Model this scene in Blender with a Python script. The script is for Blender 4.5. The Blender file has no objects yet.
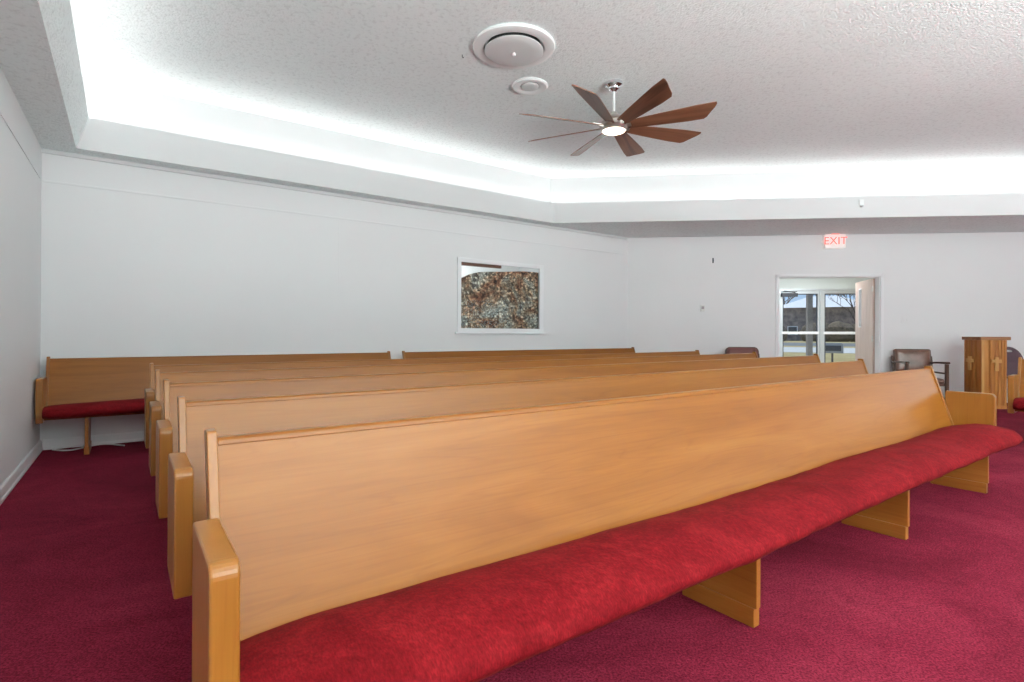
import bpy, bmesh, math, random
from mathutils import Vector, Matrix, noise
random.seed(7)
R = math.radians
sc = bpy.context.scene
COL = sc.collection

# ------------------------------------------------------------------ helpers
def link(name, me, mat=None, parent=None, loc=None, rz=0.0):
    o = bpy.data.objects.new(name, me)
    COL.objects.link(o)
    if mat is not None:
        for m in (mat if isinstance(mat, (list, tuple)) else [mat]):
            me.materials.append(m)
    if parent is not None:
        o.parent = parent
    if loc is not None:
        o.location = loc
    o.rotation_euler = (0, 0, rz)
    return o

def build(name, bm, mat, parent=None, smooth=False, bevel=0.0, seg=2, loc=None, rz=0.0, angle=35):
    bmesh.ops.recalc_face_normals(bm, faces=bm.faces[:])
    me = bpy.data.meshes.new(name)
    bm.to_mesh(me); bm.free()
    if smooth:
        for p in me.polygons: p.use_smooth = True
        me.set_sharp_from_angle(angle=R(angle))
    o = link(name, me, mat, parent, loc, rz)
    if bevel > 0:
        b = o.modifiers.new('bevel', 'BEVEL'); b.width = bevel; b.segments = seg; b.limit_method = 'ANGLE'
        b.angle_limit = R(30)
    return o

def tag(o, label=None, cat=None, group=None, kind=None):
    if label: o['label'] = label
    if cat: o['category'] = cat
    if group: o['group'] = group
    if kind: o['kind'] = kind
    return o

def empty(name, loc, rz=0.0):
    o = bpy.data.objects.new(name, None); COL.objects.link(o)
    o.location = loc; o.rotation_euler = (0, 0, rz); o.empty_display_size = .1
    return o

def BM(): return bmesh.new()

def box(bm, x0, x1, y0, y1, z0, z1, M=None):
    vs = [bm.verts.new(v) for v in ((x0,y0,z0),(x1,y0,z0),(x1,y1,z0),(x0,y1,z0),(x0,y0,z1),(x1,y0,z1),(x1,y1,z1),(x0,y1,z1))]
    for f in ((0,3,2,1),(4,5,6,7),(0,1,5,4),(1,2,6,5),(2,3,7,6),(3,0,4,7)):
        bm.faces.new([vs[i] for i in f])
    if M is not None:
        for v in vs: v.co = M @ v.co
    return vs

def prism(bm, pts, ax, a0, a1):
    """extrude a 2-D polygon along axis ax ('x','y','z')"""
    def mk(p, a):
        return {'x': (a, p[0], p[1]), 'y': (p[0], a, p[1]), 'z': (p[0], p[1], a)}[ax]
    A = [bm.verts.new(mk(p, a0)) for p in pts]; B = [bm.verts.new(mk(p, a1)) for p in pts]
    n = len(pts)
    bm.faces.new(A[::-1]); bm.faces.new(B)
    for i in range(n):
        bm.faces.new((A[i], A[(i+1) % n], B[(i+1) % n], B[i]))
    return A + B

def lathe(bm, prof, seg=48, c=(0,0,0), close=True):
    rings = []
    for r, z in prof:
        if r < 1e-6: rings.append([bm.verts.new((c[0], c[1], c[2]+z))])
        else: rings.append([bm.verts.new((c[0]+r*math.cos(2*math.pi*i/seg), c[1]+r*math.sin(2*math.pi*i/seg), c[2]+z)) for i in range(seg)])
    for a, b in zip(rings, rings[1:]):
        for i in range(seg):
            j = (i+1) % seg
            if len(a) == 1 and len(b) == 1: continue
            if len(a) == 1: bm.faces.new((a[0], b[i], b[j]))
            elif len(b) == 1: bm.faces.new((a[i], b[0], a[j]))
            else: bm.faces.new((a[i], b[i], b[j], a[j]))

def tube(bm, pts, r, seg=10, caps=True):
    pts = [Vector(p) for p in pts]; rings = []
    n = len(pts)
    for i, p in enumerate(pts):
        t = (pts[min(i+1, n-1)] - pts[max(i-1, 0)]).normalized()
        a = Vector((0, 0, 1)) if abs(t.z) < .9 else Vector((1, 0, 0))
        u = t.cross(a).normalized(); w = t.cross(u)
        rr = r[i] if isinstance(r, (list, tuple)) else r
        rings.append([bm.verts.new(p + rr*(math.cos(2*math.pi*k/seg)*u + math.sin(2*math.pi*k/seg)*w)) for k in range(seg)])
    for a, b in zip(rings, rings[1:]):
        for k in range(seg):
            j = (k+1) % seg
            bm.faces.new((a[k], a[j], b[j], b[k]))
    if caps:
        bm.faces.new(rings[0][::-1]); bm.faces.new(rings[-1])

# ------------------------------------------------------------------ materials
def mat(name, col, rough=.5, metal=0.0, spec=.5, coat=0.0, coat_r=.2, sheen=0.0):
    m = bpy.data.materials.new(name); m.use_nodes = True
    b = m.node_tree.nodes['Principled BSDF']
    b.inputs['Base Color'].default_value = (*col, 1)
    b.inputs['Roughness'].default_value = rough
    b.inputs['Metallic'].default_value = metal
    b.inputs['Specular IOR Level'].default_value = spec
    b.inputs['Coat Weight'].default_value = coat
    b.inputs['Coat Roughness'].default_value = coat_r
    b.inputs['Sheen Weight'].default_value = sheen
    return m

def nodes(m):
    nt = m.node_tree
    return nt, nt.nodes, nt.links, nt.nodes['Principled BSDF']

def coords(m, scale=(1,1,1), rot=(0,0,0), rand=0.0):
    nt, N, L, b = nodes(m)
    tc = N.new('ShaderNodeTexCoord'); mp = N.new('ShaderNodeMapping')
    mp.inputs['Scale'].default_value = scale; mp.inputs['Rotation'].default_value = rot
    if rand:
        oi = N.new('ShaderNodeObjectInfo'); vm = N.new('ShaderNodeVectorMath'); vm.operation = 'MULTIPLY_ADD'
        cb = N.new('ShaderNodeCombineXYZ')
        for i in range(3): L.new(oi.outputs['Random'], cb.inputs[i])
        L.new(cb.outputs[0], vm.inputs[0]); vm.inputs[1].default_value = (rand, rand*.37, rand*.71)
        L.new(tc.outputs['Object'], vm.inputs[2]); L.new(vm.outputs[0], mp.inputs['Vector'])
    else:
        L.new(tc.outputs['Object'], mp.inputs['Vector'])
    return mp.outputs['Vector']

def noise_n(m, vec, scale, detail=3, rough=.5, dist=0.0):
    nt, N, L, b = nodes(m)
    n = N.new('ShaderNodeTexNoise'); n.inputs['Scale'].default_value = scale
    n.inputs['Detail'].default_value = detail; n.inputs['Roughness'].default_value = rough
    n.inputs['Distortion'].default_value = dist
    L.new(vec, n.inputs['Vector'])
    return n.outputs['Fac']

def ramp(m, fac, stops):
    nt, N, L, b = nodes(m)
    r = N.new('ShaderNodeValToRGB')
    e = r.color_ramp.elements
    while len(e) < len(stops): e.new(.5)
    for k, (p, c) in enumerate(stops):
        e[k].position = p; e[k].color = (*c, 1)
    L.new(fac, r.inputs['Fac'])
    return r.outputs['Color']

def mix(m, fac, a, bb, mode='MIX'):
    nt, N, L, b = nodes(m)
    x = N.new('ShaderNodeMix'); x.data_type = 'RGBA'; x.blend_type = mode
    for s, v in ((x.inputs[0], fac), (x.inputs[6], a), (x.inputs[7], bb)):
        if isinstance(v, (int, float)): s.default_value = v
        elif isinstance(v, tuple): s.default_value = (*v, 1)
        else: L.new(v, s)
    return x.outputs[2]

def setc(m, out): nodes(m)[2].new(out, nodes(m)[3].inputs['Base Color'])

def bump(m, h, strength=.3, dist=.01):
    nt, N, L, b = nodes(m)
    x = N.new('ShaderNodeBump'); x.inputs['Strength'].default_value = strength; x.inputs['Distance'].default_value = dist
    L.new(h, x.inputs['Height']); L.new(x.outputs['Normal'], b.inputs['Normal'])

def wood(name, dark, mid, light, grain='x', rough=.38, coat=.16, fig=1.0, fine=1.0):
    m = mat(name, mid, rough, coat=coat, coat_r=.30, spec=.25)
    sc_ = {'x': (.55, 6, 6), 'z': (6, 6, .55), 'y': (6, .55, 6)}[grain]
    v = coords(m, sc_, rand=23.0)
    n1 = noise_n(m, v, 1.1*fig, 3, .55, 1.6)
    c1 = ramp(m, n1, [(.3, dark), (.48, mid), (.7, light)])
    fs = {'x': (3, 160, 160), 'z': (160, 160, 3), 'y': (160, 3, 160)}[grain]
    v2 = coords(m, fs, rand=11.0)
    n2 = noise_n(m, v2, 1.0, 2, .6)
    g = ramp(m, n2, [(.35, (.90, .83, .72)), (.6, (1, 1, 1))])
    c2 = mix(m, .55*fine, c1, g, 'MULTIPLY')
    # growth-ring lines
    nt, N, L, b = nodes(m)
    v3 = coords(m, {'x': (.5, 9, 9), 'z': (9, 9, .5), 'y': (9, .5, 9)}[grain], rand=23.0)
    n3 = noise_n(m, v3, .8, 2, .5, .6)
    ml = N.new('ShaderNodeMath'); ml.operation = 'MULTIPLY'; ml.inputs[1].default_value = 14
    fr = N.new('ShaderNodeMath'); fr.operation = 'FRACT'
    L.new(n3, ml.inputs[0]); L.new(ml.outputs[0], fr.inputs[0])
    rg = ramp(m, fr.outputs[0], [(0, (.88, .79, .66)), (.16, (1, 1, 1)), (.9, (1, 1, 1)), (1, (.88, .79, .66))])
    c3 = mix(m, .5, c2, rg, 'MULTIPLY')
    setc(m, c3)
    return m

OAK_D, OAK_M, OAK_L = (.204, .064, .004), (.234, .078, .006), (.264, .096, .011)
M = {}
M['oak'] = wood('oak_long', OAK_D, OAK_M, OAK_L, 'x')
M['oak_up_lit'] = wood('oak_upright_lit', (.235,.083,.009), (.262,.097,.012), (.29,.112,.018), 'z', coat=.45)  # base colour lightened to stand in for light the end panels lack
M['oak_y'] = wood('oak_leg', (.25,.078,.012), (.295,.100,.017), (.345,.13,.028), 'y', rough=.42)
M['pine'] = wood('pine', (.30,.10,.022), (.42,.165,.035), (.50,.22,.055), 'z', rough=.4, fig=1.0)
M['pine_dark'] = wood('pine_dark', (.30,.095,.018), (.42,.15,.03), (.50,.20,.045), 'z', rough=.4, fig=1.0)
M['pine_top'] = wood('pine_top', (.16,.06,.02), (.25,.10,.035), (.3,.13,.05), 'x', rough=.4)
M['pine_pale'] = wood('pine_pale', (.46,.23,.07), (.55,.29,.095), (.62,.35,.13), 'z', rough=.4)
M['walnut'] = wood('walnut', (.04,.018,.012), (.07,.03,.018), (.11,.05,.03), 'z', rough=.35)
M['birch'] = wood('birch', (.52,.40,.36), (.58,.45,.40), (.62,.49,.43), 'z', rough=.3)
M['blade'] = wood('blade_wood', (.10,.038,.020), (.20,.085,.048), (.25,.115,.065), 'x', rough=.36, coat=.2)

def paint(name, col, rough=.55, tex=0.0, scale=60, dist=.004):
    m = mat(name, col, rough, spec=.3)
    v = coords(m)
    a = noise_n(m, v, .7, 3)
    c = ramp(m, a, [(.3, tuple(x*.97 for x in col)), (.7, col)])
    setc(m, c)
    if tex:
        n = noise_n(m, v, scale, 3, .6)
        bump(m, n, tex, dist)
    return m
M['wall'] = paint('wall_paint', (.80,.805,.81), .5, .15, 90, .001)
M['trimp'] = paint('trim_paint', (.84,.85,.86), .4)
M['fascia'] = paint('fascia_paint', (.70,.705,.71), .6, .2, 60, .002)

def popcorn(name, col):
    m = mat(name, col, .9, spec=.1)
    v = coords(m)
    n1 = noise_n(m, v, 26, 4, .62)
    n2 = noise_n(m, v, 75, 2, .5)
    nt, N, L, b = nodes(m)
    vo = N.new('ShaderNodeTexVoronoi'); vo.inputs['Scale'].default_value = 58; L.new(v, vo.inputs['Vector'])
    a = N.new('ShaderNodeMath'); a.operation = 'MULTIPLY_ADD'; L.new(n2, a.inputs[0]); a.inputs[1].default_value = .5; L.new(n1, a.inputs[2])
    s = N.new('ShaderNodeMath'); s.operation = 'SUBTRACT'; L.new(a.outputs[0], s.inputs[0]); L.new(vo.outputs['Distance'], s.inputs[1])
    bump(m, s.outputs[0], .5, .008)
    big = noise_n(m, v, .5, 4, .6)
    c = ramp(m, big, [(.35, tuple(x*.95 for x in col)), (.6, col)])
    pit = ramp(m, n1, [(.36, (.88,.88,.88)), (.48, (1,1,1))])
    setc(m, mix(m, 1.0, c, pit, 'MULTIPLY'))
    return m
M['popcorn'] = popcorn('popcorn_ceiling', (.855,.91,.91))

m = M['carpet'] = mat('carpet', (.22,.012,.042), .95, spec=.05, sheen=.0)
m.node_tree.nodes['Principled BSDF'].inputs['Sheen Tint'].default_value = (.9,.45,.6,1)
v = coords(m)
big = noise_n(m, v, 1.3, 4, .6, .8)
fine = noise_n(m, v, 120, 3, .75)
mid_ = noise_n(m, v, 22, 3, .7)
c = ramp(m, big, [(.3, (.125,.009,.020)), (.5, (.175,.013,.029)), (.72, (.23,.021,.041))])
c = mix(m, 1.0, c, ramp(m, fine, [(.36, (.5,.42,.46)), (.62, (1.4,1.6,1.55))]), 'MULTIPLY')
c = mix(m, 1.0, c, ramp(m, mid_, [(.3, (.82,.8,.82)), (.7, (1.1,1.1,1.1))]), 'MULTIPLY')
setc(m, c); bump(m, fine, .6, .006)

m = M['velvet'] = mat('velvet', (.30,.012,.018), .8, spec=.06, sheen=.03)
m.node_tree.nodes['Principled BSDF'].inputs['Sheen Tint'].default_value = (1,.25,.22,1)
m.node_tree.nodes['Principled BSDF'].inputs['Sheen Roughness'].default_value = .45
v = coords(m, (1, 1, 1), rand=9.0)
v2 = coords(m, (1, .35, .35), rand=9.0)
n1 = noise_n(m, v, 5, 5, .68, 1.2); n2 = noise_n(m, v, 60, 3, .6); n3 = noise_n(m, v2, 240, 2, .6)
c = ramp(m, n1, [(.30, (.105,.003,.005)), (.5, (.148,.005,.008)), (.70, (.20,.009,.012))])
c = mix(m, 1.0, c, ramp(m, n2, [(.3, (.8,.78,.78)), (.7, (1.15,1.15,1.15))]), 'MULTIPLY')
c = mix(m, 1.0, c, ramp(m, n3, [(.3, (.75,.75,.75)), (.7, (1.2,1.2,1.2))]), 'MULTIPLY')
setc(m, c); bump(m, n2, .35, .004)

M['white'] = mat('white_metal', (.83,.84,.84), .4)
M['offwhite'] = mat('off_white', (.72,.72,.70), .45)
M['vent_disc'] = mat('vent_disc', (.66,.66,.66), .5)
M['dark'] = mat('dark', (.02,.02,.02), .6)
M['grey'] = mat('grey_plastic', (.35,.36,.37), .5)
M['nickel'] = mat('brushed_nickel', (.62,.59,.55), .33, metal=.9)
M['chrome'] = mat('chrome', (.8,.8,.82), .15, metal=1)
M['alu'] = mat('aluminium', (.62,.67,.70), .35, metal=.5)
M['gasket'] = mat('dark_gasket', (.05,.06,.075), .5)
M['leather'] = mat('brown_leather', (.19,.09,.065), .32, coat=.3)
nn = noise_n(M['leather'], coords(M['leather'], rand=5), 9, 4, .6)
setc(M['leather'], ramp(M['leather'], nn, [(.3, (.10,.038,.024)), (.7, (.20,.088,.058))])); bump(M['leather'], nn, .2, .01)
M['maroon_pad'] = mat('maroon_pad', (.13,.035,.03), .5)
M['plum'] = mat('plum_plastic', (.075,.03,.045), .42)
M['gold'] = mat('bronze_frame', (.20,.13,.06), .35, metal=.8)
M['glass2'] = None
M['brass'] = mat('brass', (.5,.35,.15), .3, metal=1)
M['foyer'] = paint('foyer_paint', (.74,.80,.79), .5)
M['tan'] = paint('tan_panel', (.50,.40,.27), .5)
M['tile'] = mat('foyer_tile', (.45,.42,.38), .3)
M['brown'] = wood('brown_wood', (.09,.04,.025), (.14,.06,.035), (.18,.09,.05), 'x')

def emit(name, col, s):
    m = mat(name, (0,0,0)); b = m.node_tree.nodes['Principled BSDF']
    b.inputs['Base Color'].default_value = (*col, 1)
    b.inputs['Emission Color'].default_value = (*col, 1); b.inputs['Emission Strength'].default_value = s
    return m
M['lens'] = emit('fan_lens', (1, .86, .66), 5.0)
M['exit_red'] = emit('exit_letters', (1, .12, .10), 1.3)
M['exit_white'] = emit('exit_housing', (.95,.90,.86), .25)

m = M['glass'] = bpy.data.materials.new('window_glass'); m.use_nodes = True
nt = m.node_tree; nt.nodes.clear()
out = nt.nodes.new('ShaderNodeOutputMaterial'); mx = nt.nodes.new('ShaderNodeMixShader')
tr = nt.nodes.new('ShaderNodeBsdfTransparent'); gl = nt.nodes.new('ShaderNodeBsdfGlossy'); fr = nt.nodes.new('ShaderNodeFresnel')
tr.inputs['Color'].default_value = (.93,.96,.96,1); gl.inputs['Roughness'].default_value = .02; fr.inputs['IOR'].default_value = 1.45
nt.links.new(fr.outputs[0], mx.inputs[0]); nt.links.new(tr.outputs[0], mx.inputs[1]); nt.links.new(gl.outputs[0], mx.inputs[2])
nt.links.new(mx.outputs[0], out.inputs[0])

M['glass2'] = M['glass'].copy(); M['glass2'].name = 'low_reflection_glass'
for nd in M['glass2'].node_tree.nodes:
    if nd.type == 'FRESNEL': nd.inputs['IOR'].default_value = 1.15
# patterned curtain: pale pebbly dots over drifting brown / rust / blue-grey patches
m = M['curtain'] = mat('patterned_curtain', (.3,.2,.15), .8)
v = coords(m)
nt, N, L, b = nodes(m)
vo = N.new('ShaderNodeTexVoronoi'); vo.feature = 'DISTANCE_TO_EDGE'; vo.inputs['Scale'].default_value = 30; L.new(v, vo.inputs['Vector'])
vc = N.new('ShaderNodeTexVoronoi'); vc.inputs['Scale'].default_value = 30; L.new(v, vc.inputs['Vector'])
big = noise_n(m, v, 2.6, 3, .6, .6)
base = ramp(m, big, [(.32, (.14,.035,.02)), (.43, (.34,.17,.11)), (.50, (.42,.30,.22)), (.60, (.50,.50,.48)), (.7, (.32,.36,.38))])
sep = N.new('ShaderNodeSeparateColor'); L.new(vc.outputs['Color'], sep.inputs[0])
cellv = ramp(m, sep.outputs[0], [(0, (.25,.2,.2)), (.35, (.8,.75,.7)), (.7, (1.3,1.2,1.1)), (1, (2.4,2.3,2.1))])
edge = ramp(m, vo.outputs['Distance'], [(.02, (.3,.25,.22)), (.12, (1,1,1))])
c = mix(m, 1.0, base, cellv, 'MULTIPLY'); c = mix(m, 1.0, c, edge, 'MULTIPLY'); setc(m, c)

# ------------------------------------------------------------------ camera (level, principal point slightly above centre)
f_px, y_px = 538.037, 332.04
roll, pitch = R(.2408), R(.1232)
c_, s_ = math.cos(pitch), math.sin(pitch)
F = Vector((0, c_, s_)); R0 = Vector((1, 0, 0)); U0 = Vector((0, -s_, c_))
Rx = math.cos(roll)*R0 + math.sin(roll)*U0; Ux = math.cos(roll)*U0 - math.sin(roll)*R0
cam = bpy.data.cameras.new('camera'); co = bpy.data.objects.new('camera', cam); COL.objects.link(co)
mw = Matrix((( Rx.x, Ux.x, -F.x, 0), (Rx.y, Ux.y, -F.y, 0), (Rx.z, Ux.z, -F.z, 1.12), (0, 0, 0, 1)))
co.matrix_world = mw
cam.sensor_width = 36; cam.sensor_fit = 'HORIZONTAL'; cam.lens = f_px/1024*36
cam.shift_y = (y_px-341)/1024; cam.clip_start = .05; cam.clip_end = 500
sc.camera = co

# ------------------------------------------------------------------ room frame
TH, TP = R(54.893), R(54.204)
def UV(u, v, z=0.0, th=TH):
    return Vector((u*math.sin(th)+v*math.cos(th), u*math.cos(th)-v*math.sin(th), z))
T2 = R(96.184)
A = Vector((-4.437, 5.065)); B = Vector((2.068, 9.638)); Wd = Vector((math.sin(T2), math.cos(T2)))
CEIL, FAS, TOP = 2.838, 3.148, 3.58
Wp = [A, B, B+9.4*Wd, Vector((12.7, 4.6)), Vector((10.6, -3.7)), A+14*Vector((.575, -.818))]

def wall(name, i, holes=(), m='wall', h=TOP+.1, extra=None):
    """wall i of the room polygon; holes are (s0,s1,z0,z1); local x runs along it, +y is outward"""
    P, Q = Wp[i], Wp[(i+1) % 6]
    d = Q-P; Ln = d.length
    bm = BM(); t = .14; s = -.12
    for (a, b, z0, z1) in sorted(holes):
        box(bm, s, a, 0, t, 0, h); box(bm, a, b, 0, t, z1, h)
        if z0 > 0: box(bm, a, b, 0, t, 0, z0)
        s = b
    box(bm, s, Ln+.12, 0, t, 0, h)
    o = build(name, bm, M[m], loc=(P.x, P.y, 0), rz=math.atan2(d.y, d.x))
    tag(o, kind='structure')
    return o, Ln
# polygon is clockwise seen from above going A,B,... so +y (left of travel) is outward
wall('wall_back', 0, [(3.79-(-.7169)-.025, 5.24-(-.7169)+.02, 1.17, 2.155)])
wall('wall_right', 1, [(2.585, 4.24, 0, 2.12)])
wall('wall_side', 2, [(1.0, 3.2, .9, 2.5)])
wall('wall_far', 3, [(1.0, 3.4, .9, 2.5), (4.6, 7.0, .9, 2.5)])
wall('wall_front', 4, [(.8, 3.0, .9, 2.5), (4.2, 6.4, .9, 2.5)])
wall('wall_left', 5, [(1.8, 4.0, .9, 2.5)])

def poly(bm, pts, z): return bm.faces.new([bm.verts.new((p[0], p[1], z)) for p in pts])
bm = BM(); prism(bm, [(p.x, p.y) for p in Wp], 'z', -.1, 0)
tag(build('floor', bm, M['carpet']), kind='structure')

# tray opening in the dropped soffit
Tb = [Vector((-4.094, 5.041)), Vector((.651, 8.377)), Vector((.651, 8.377))+8.8*Wd, Vector((11.0, 4.2)), Vector((9.2, -2.7)), Vector((2.93, -4.69))]
Tt = [Vector((-4.019, 5.094)), Vector((.651, 8.377)), Vector((.651, 8.377))+8.8*Wd, Vector((11.0, 4.2)), Vector((9.2, -2.7)), Vector((3.005, -4.637))]
def offset(P, d):
    n = len(P); out = []
    for i in range(n):
        a, b, c = P[i-1], P[i], P[(i+1) % n]
        e1 = (b-a).normalized(); e2 = (c-b).normalized()
        n1 = Vector((-e1.y, e1.x)); n2 = Vector((-e2.y, e2.x))
        k = (n1+n2); out.append(b + k*(d/(1+n1.dot(n2))))
    return out
Fo = offset(Tt, .055); Up = offset(Tt, .165)
bm = BM()
def ring(P, zp, Q, zq):
    n = len(P)
    a = [bm.verts.new((p.x, p.y, zp)) for p in P]; b = [bm.verts.new((p.x, p.y, zq)) for p in Q]
    for i in range(n): bm.faces.new((a[i], a[(i+1) % n], b[(i+1) % n], b[i]))
W2_ = offset(Wp, .02)
ring(W2_, CEIL, Tb, CEIL)
me_o = build('ceiling_soffit', bm, M['popcorn']); tag(me_o, kind='structure')
# fascia: smooth boards, the left run is textured like the ceiling
bm = BM(); n = 6
vb = [bm.verts.new((p.x, p.y, CEIL)) for p in Tb]; vt = [bm.verts.new((p.x, p.y, FAS)) for p in Tt]
vo_ = [bm.verts.new((p.x, p.y, FAS)) for p in Fo]; vi = [bm.verts.new((p.x, p.y, FAS-.16)) for p in Fo]
vu = [bm.verts.new((p.x, p.y, FAS-.16)) for p in Up]; vw = [bm.verts.new((p.x, p.y, TOP)) for p in Up]
for i in range(n):
    j = (i+1) % n
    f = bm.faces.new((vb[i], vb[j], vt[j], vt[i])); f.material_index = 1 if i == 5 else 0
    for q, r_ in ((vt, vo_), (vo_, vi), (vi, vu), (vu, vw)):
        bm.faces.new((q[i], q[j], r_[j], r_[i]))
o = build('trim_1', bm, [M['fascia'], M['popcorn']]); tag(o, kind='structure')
bm = BM(); prism(bm, [(p.x, p.y) for p in offset(Wp, .1)], 'z', TOP, TOP+.12)
tag(build('ceiling', bm, M['popcorn']), kind='structure')

# baseboards, wall battens and casings
def along(i, s, off=0.0, z=0.0):
    P, Q = Wp[i], Wp[(i+1) % 6]; d = (Q-P).normalized(); nrm = Vector((d.y, -d.x))
    p = P + d*s + nrm*off
    return Vector((p.x, p.y, z))
def ang(i):
    d = Wp[(i+1) % 6]-Wp[i]; return math.atan2(d.y, d.x)
def strip(name, i, s0, s1, z0, z1, t, m='trimp', prof=None):
    bm = BM()
    if prof: prism(bm, prof, 'x', s0, s1)
    else: box(bm, s0, s1, -t, -.0005, z0, z1)
    P = Wp[i]
    return tag(build(name, bm, M[m], loc=(P.x, P.y, 0), rz=ang(i), bevel=.002), kind='structure')
bprof = [(-.0005, 0), (-.022, 0), (-.022, .018), (-.016, .03), (-.015, .085), (-.008, .1), (-.0005, .1)]
strip('baseboard_back', 0, .02, 7.93, 0, 0, 0, prof=bprof)
strip('baseboard_left', 5, 0, 13.98, 0, 0, 0, prof=bprof)
strip('baseboard_right', 1, .02, 2.5, 0, 0, 0, prof=bprof)
strip('baseboard_right', 1, 4.30, 9.3, 0, 0, 0, prof=bprof)
strip('trim_2', 0, .01, 7.9, 2.528, 2.548, .006, 'wall')
strip('trim_3', 5, 0, 13.9, 2.528, 2.548, .006, 'wall')
strip('trim_4', 0, 2.79, 2.80, .1, 2.52, .0015, 'wall')
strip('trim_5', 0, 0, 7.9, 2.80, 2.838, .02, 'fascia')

# ---- back-wall viewing window with patterned curtain in the room behind
W0 = -.7169
s0, s1 = 3.79-W0-.01, 5.24-W0+.0
wx0, wx1, wz0, wz1 = 3.75-W0, 5.305-W0, 1.13, 2.195
root = empty('window_1', (A.x, A.y, 0), ang(0)); tag(root, kind='structure')
bm = BM()
fw = .06
box(bm, wx0, wx1, -.018, -.0005, wz1-fw, wz1); box(bm, wx0, wx0+fw, -.018, -.0005, wz0+fw, wz1-fw)
box(bm, wx1-fw-.02, wx1, -.018, -.0005, wz0+fw, wz1-fw); box(bm, wx0, wx1, -.018, -.0005, wz0, wz0+fw)
build('window_frame', bm, M['trimp'], root, bevel=.003)
bm = BM(); box(bm, wx0-.03, wx1+.03, -.035, -.0005, wz0-.022, wz0+.002)
build('window_sill', bm, M['trimp'], root, bevel=.003)
bm = BM(); box(bm, s0, s1, .03, .034, 1.18, 2.15)
build('window_pane', bm, M['glass2'], root)
bm = BM()
box(bm, s0-.6, s1+.8, 1.6, 1.66, 0, 2.7); box(bm, s0-.6, s0-.55, .141, 1.6, 0, 2.7); box(bm, s1+.75, s1+.8, .141, 1.6, 0, 2.7)
box(bm, s0-.6, s1+.8, .141, 1.66, 2.7, 2.76); box(bm, s0-.6, s1+.8, .141, 1.66, -.05, 0)
tag(build('wall_nursery', bm, M['wall'], loc=(A.x, A.y, 0), rz=ang(0)), kind='structure')
# curtain (local x along wall)
bm = BM(); nx, nz = 90, 24
x0c, x1c = s0-.012, s1+.018
g = []
for i in range(nx+1):
    t = i/nx; x = x0c+(x1c-x0c)*t
    tt = (x-s0)/(s1-s0)
    top = 1.86 + .225*(1-math.exp(-4.2*max(0, tt))) + .010*math.sin(9*tt)
    row = []
    for k in range(nz+1):
        z = 1.172+(top-1.172)*k/nz
        y = .075+.006*math.sin(x*24+.5*math.sin(z*4))
        row.append(bm.verts.new((x, y, z)))
    g.append(row)
for i in range(nx):
    for k in range(nz): bm.faces.new((g[i][k], g[i+1][k], g[i+1][k+1], g[i][k+1]))
cu = build('curtain', bm, M['curtain'], smooth=True, loc=(A.x, A.y, 0), rz=ang(0))
so = cu.modifiers.new('s', 'SOLIDIFY'); so.thickness = .004
tag(cu, 'brown and grey pebble-patterned curtain filling the framed window in the long wall', 'curtain')
bm = BM(); box(bm, s0-.3, s0+1.0, .40, .46, 2.15, 2.22); box(bm, s0-.3, s0+.22, .40, .45, 2.08, 2.13)
o = build('valance_board', bm, M['brown'], loc=(A.x, A.y, 0), rz=ang(0), bevel=.004)
tag(o, 'dark brown wooden board seen through top left of framed window', 'board')

# ---- doorway in the right wall
P = Wp[1]
bm = BM()
box(bm, 2.535, 2.585, -.016, -.0005, 0, 2.165); box(bm, 4.24, 4.29, -.016, -.0005, 0, 2.165); box(bm, 2.535, 4.29, -.016, -.0005, 2.12, 2.165)
box(bm, 2.5855, 2.60, 0, .14, 0, 2.119); box(bm, 4.225, 4.2395, 0, .14, 0, 2.119); box(bm, 2.60, 4.225, 0, .14, 2.105, 2.119)
tag(build('trim_6', bm, M['trimp'], loc=(P.x, P.y, 0), rz=ang(1), bevel=.002), kind='structure')
# leaf, hinged on the right jamb and swung out into the foyer
hp = along(1, 4.243, -.15)
dd = empty('door_1', (hp.x, hp.y, 0), ang(1)+R(82)); tag(dd, kind='structure')
bm = BM(); lw, lz0, lz1 = .80, .012, 2.095
vx0, vx1, vz0, vz1 = .52, .61, 1.27, 1.95
box(bm, 0, vx0, 0, .044, lz0, lz1); box(bm, vx1, lw, 0, .044, lz0, lz1)
box(bm, vx0, vx1, 0, .044, lz0, vz0); box(bm, vx0, vx1, 0, .044, vz1, lz1)
build('door_leaf', bm, M['birch'], dd)
bm = BM()
for a, b, c, d_ in ((vx0-.015, vx0+.004, vz0-.015, vz1+.015), (vx1-.004, vx1+.015, vz0-.015, vz1+.015), (vx0, vx1, vz0-.015, vz0+.004), (vx0, vx1, vz1-.004, vz1+.015)):
    box(bm, a, b, -.006, .05, c, d_)
build('vision_frame', bm, M['trimp'], dd, bevel=.001)
bm = BM(); box(bm, vx0, vx1, .018, .026, vz0, vz1); build('vision_pane', bm, M['glass'], dd)
for hz in (.25, 1.05, 1.92):
    bm = BM(); tube(bm, [(-.008, .05, hz-.05), (-.008, .05, hz+.05)], .009, 10); box(bm, -.02, .035, .044, .049, hz-.045, hz+.045)
    build('hinge', bm, M['nickel'], dd)
bm = BM(); tube(bm, [(lw-.07, -.002, .98), (lw-.07, -.05, .98)], .011); tube(bm, [(lw-.07, -.05, .98), (lw-.19, -.055, .98)], .009)
build('door_handle', bm, M['nickel'], dd, smooth=True)

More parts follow.
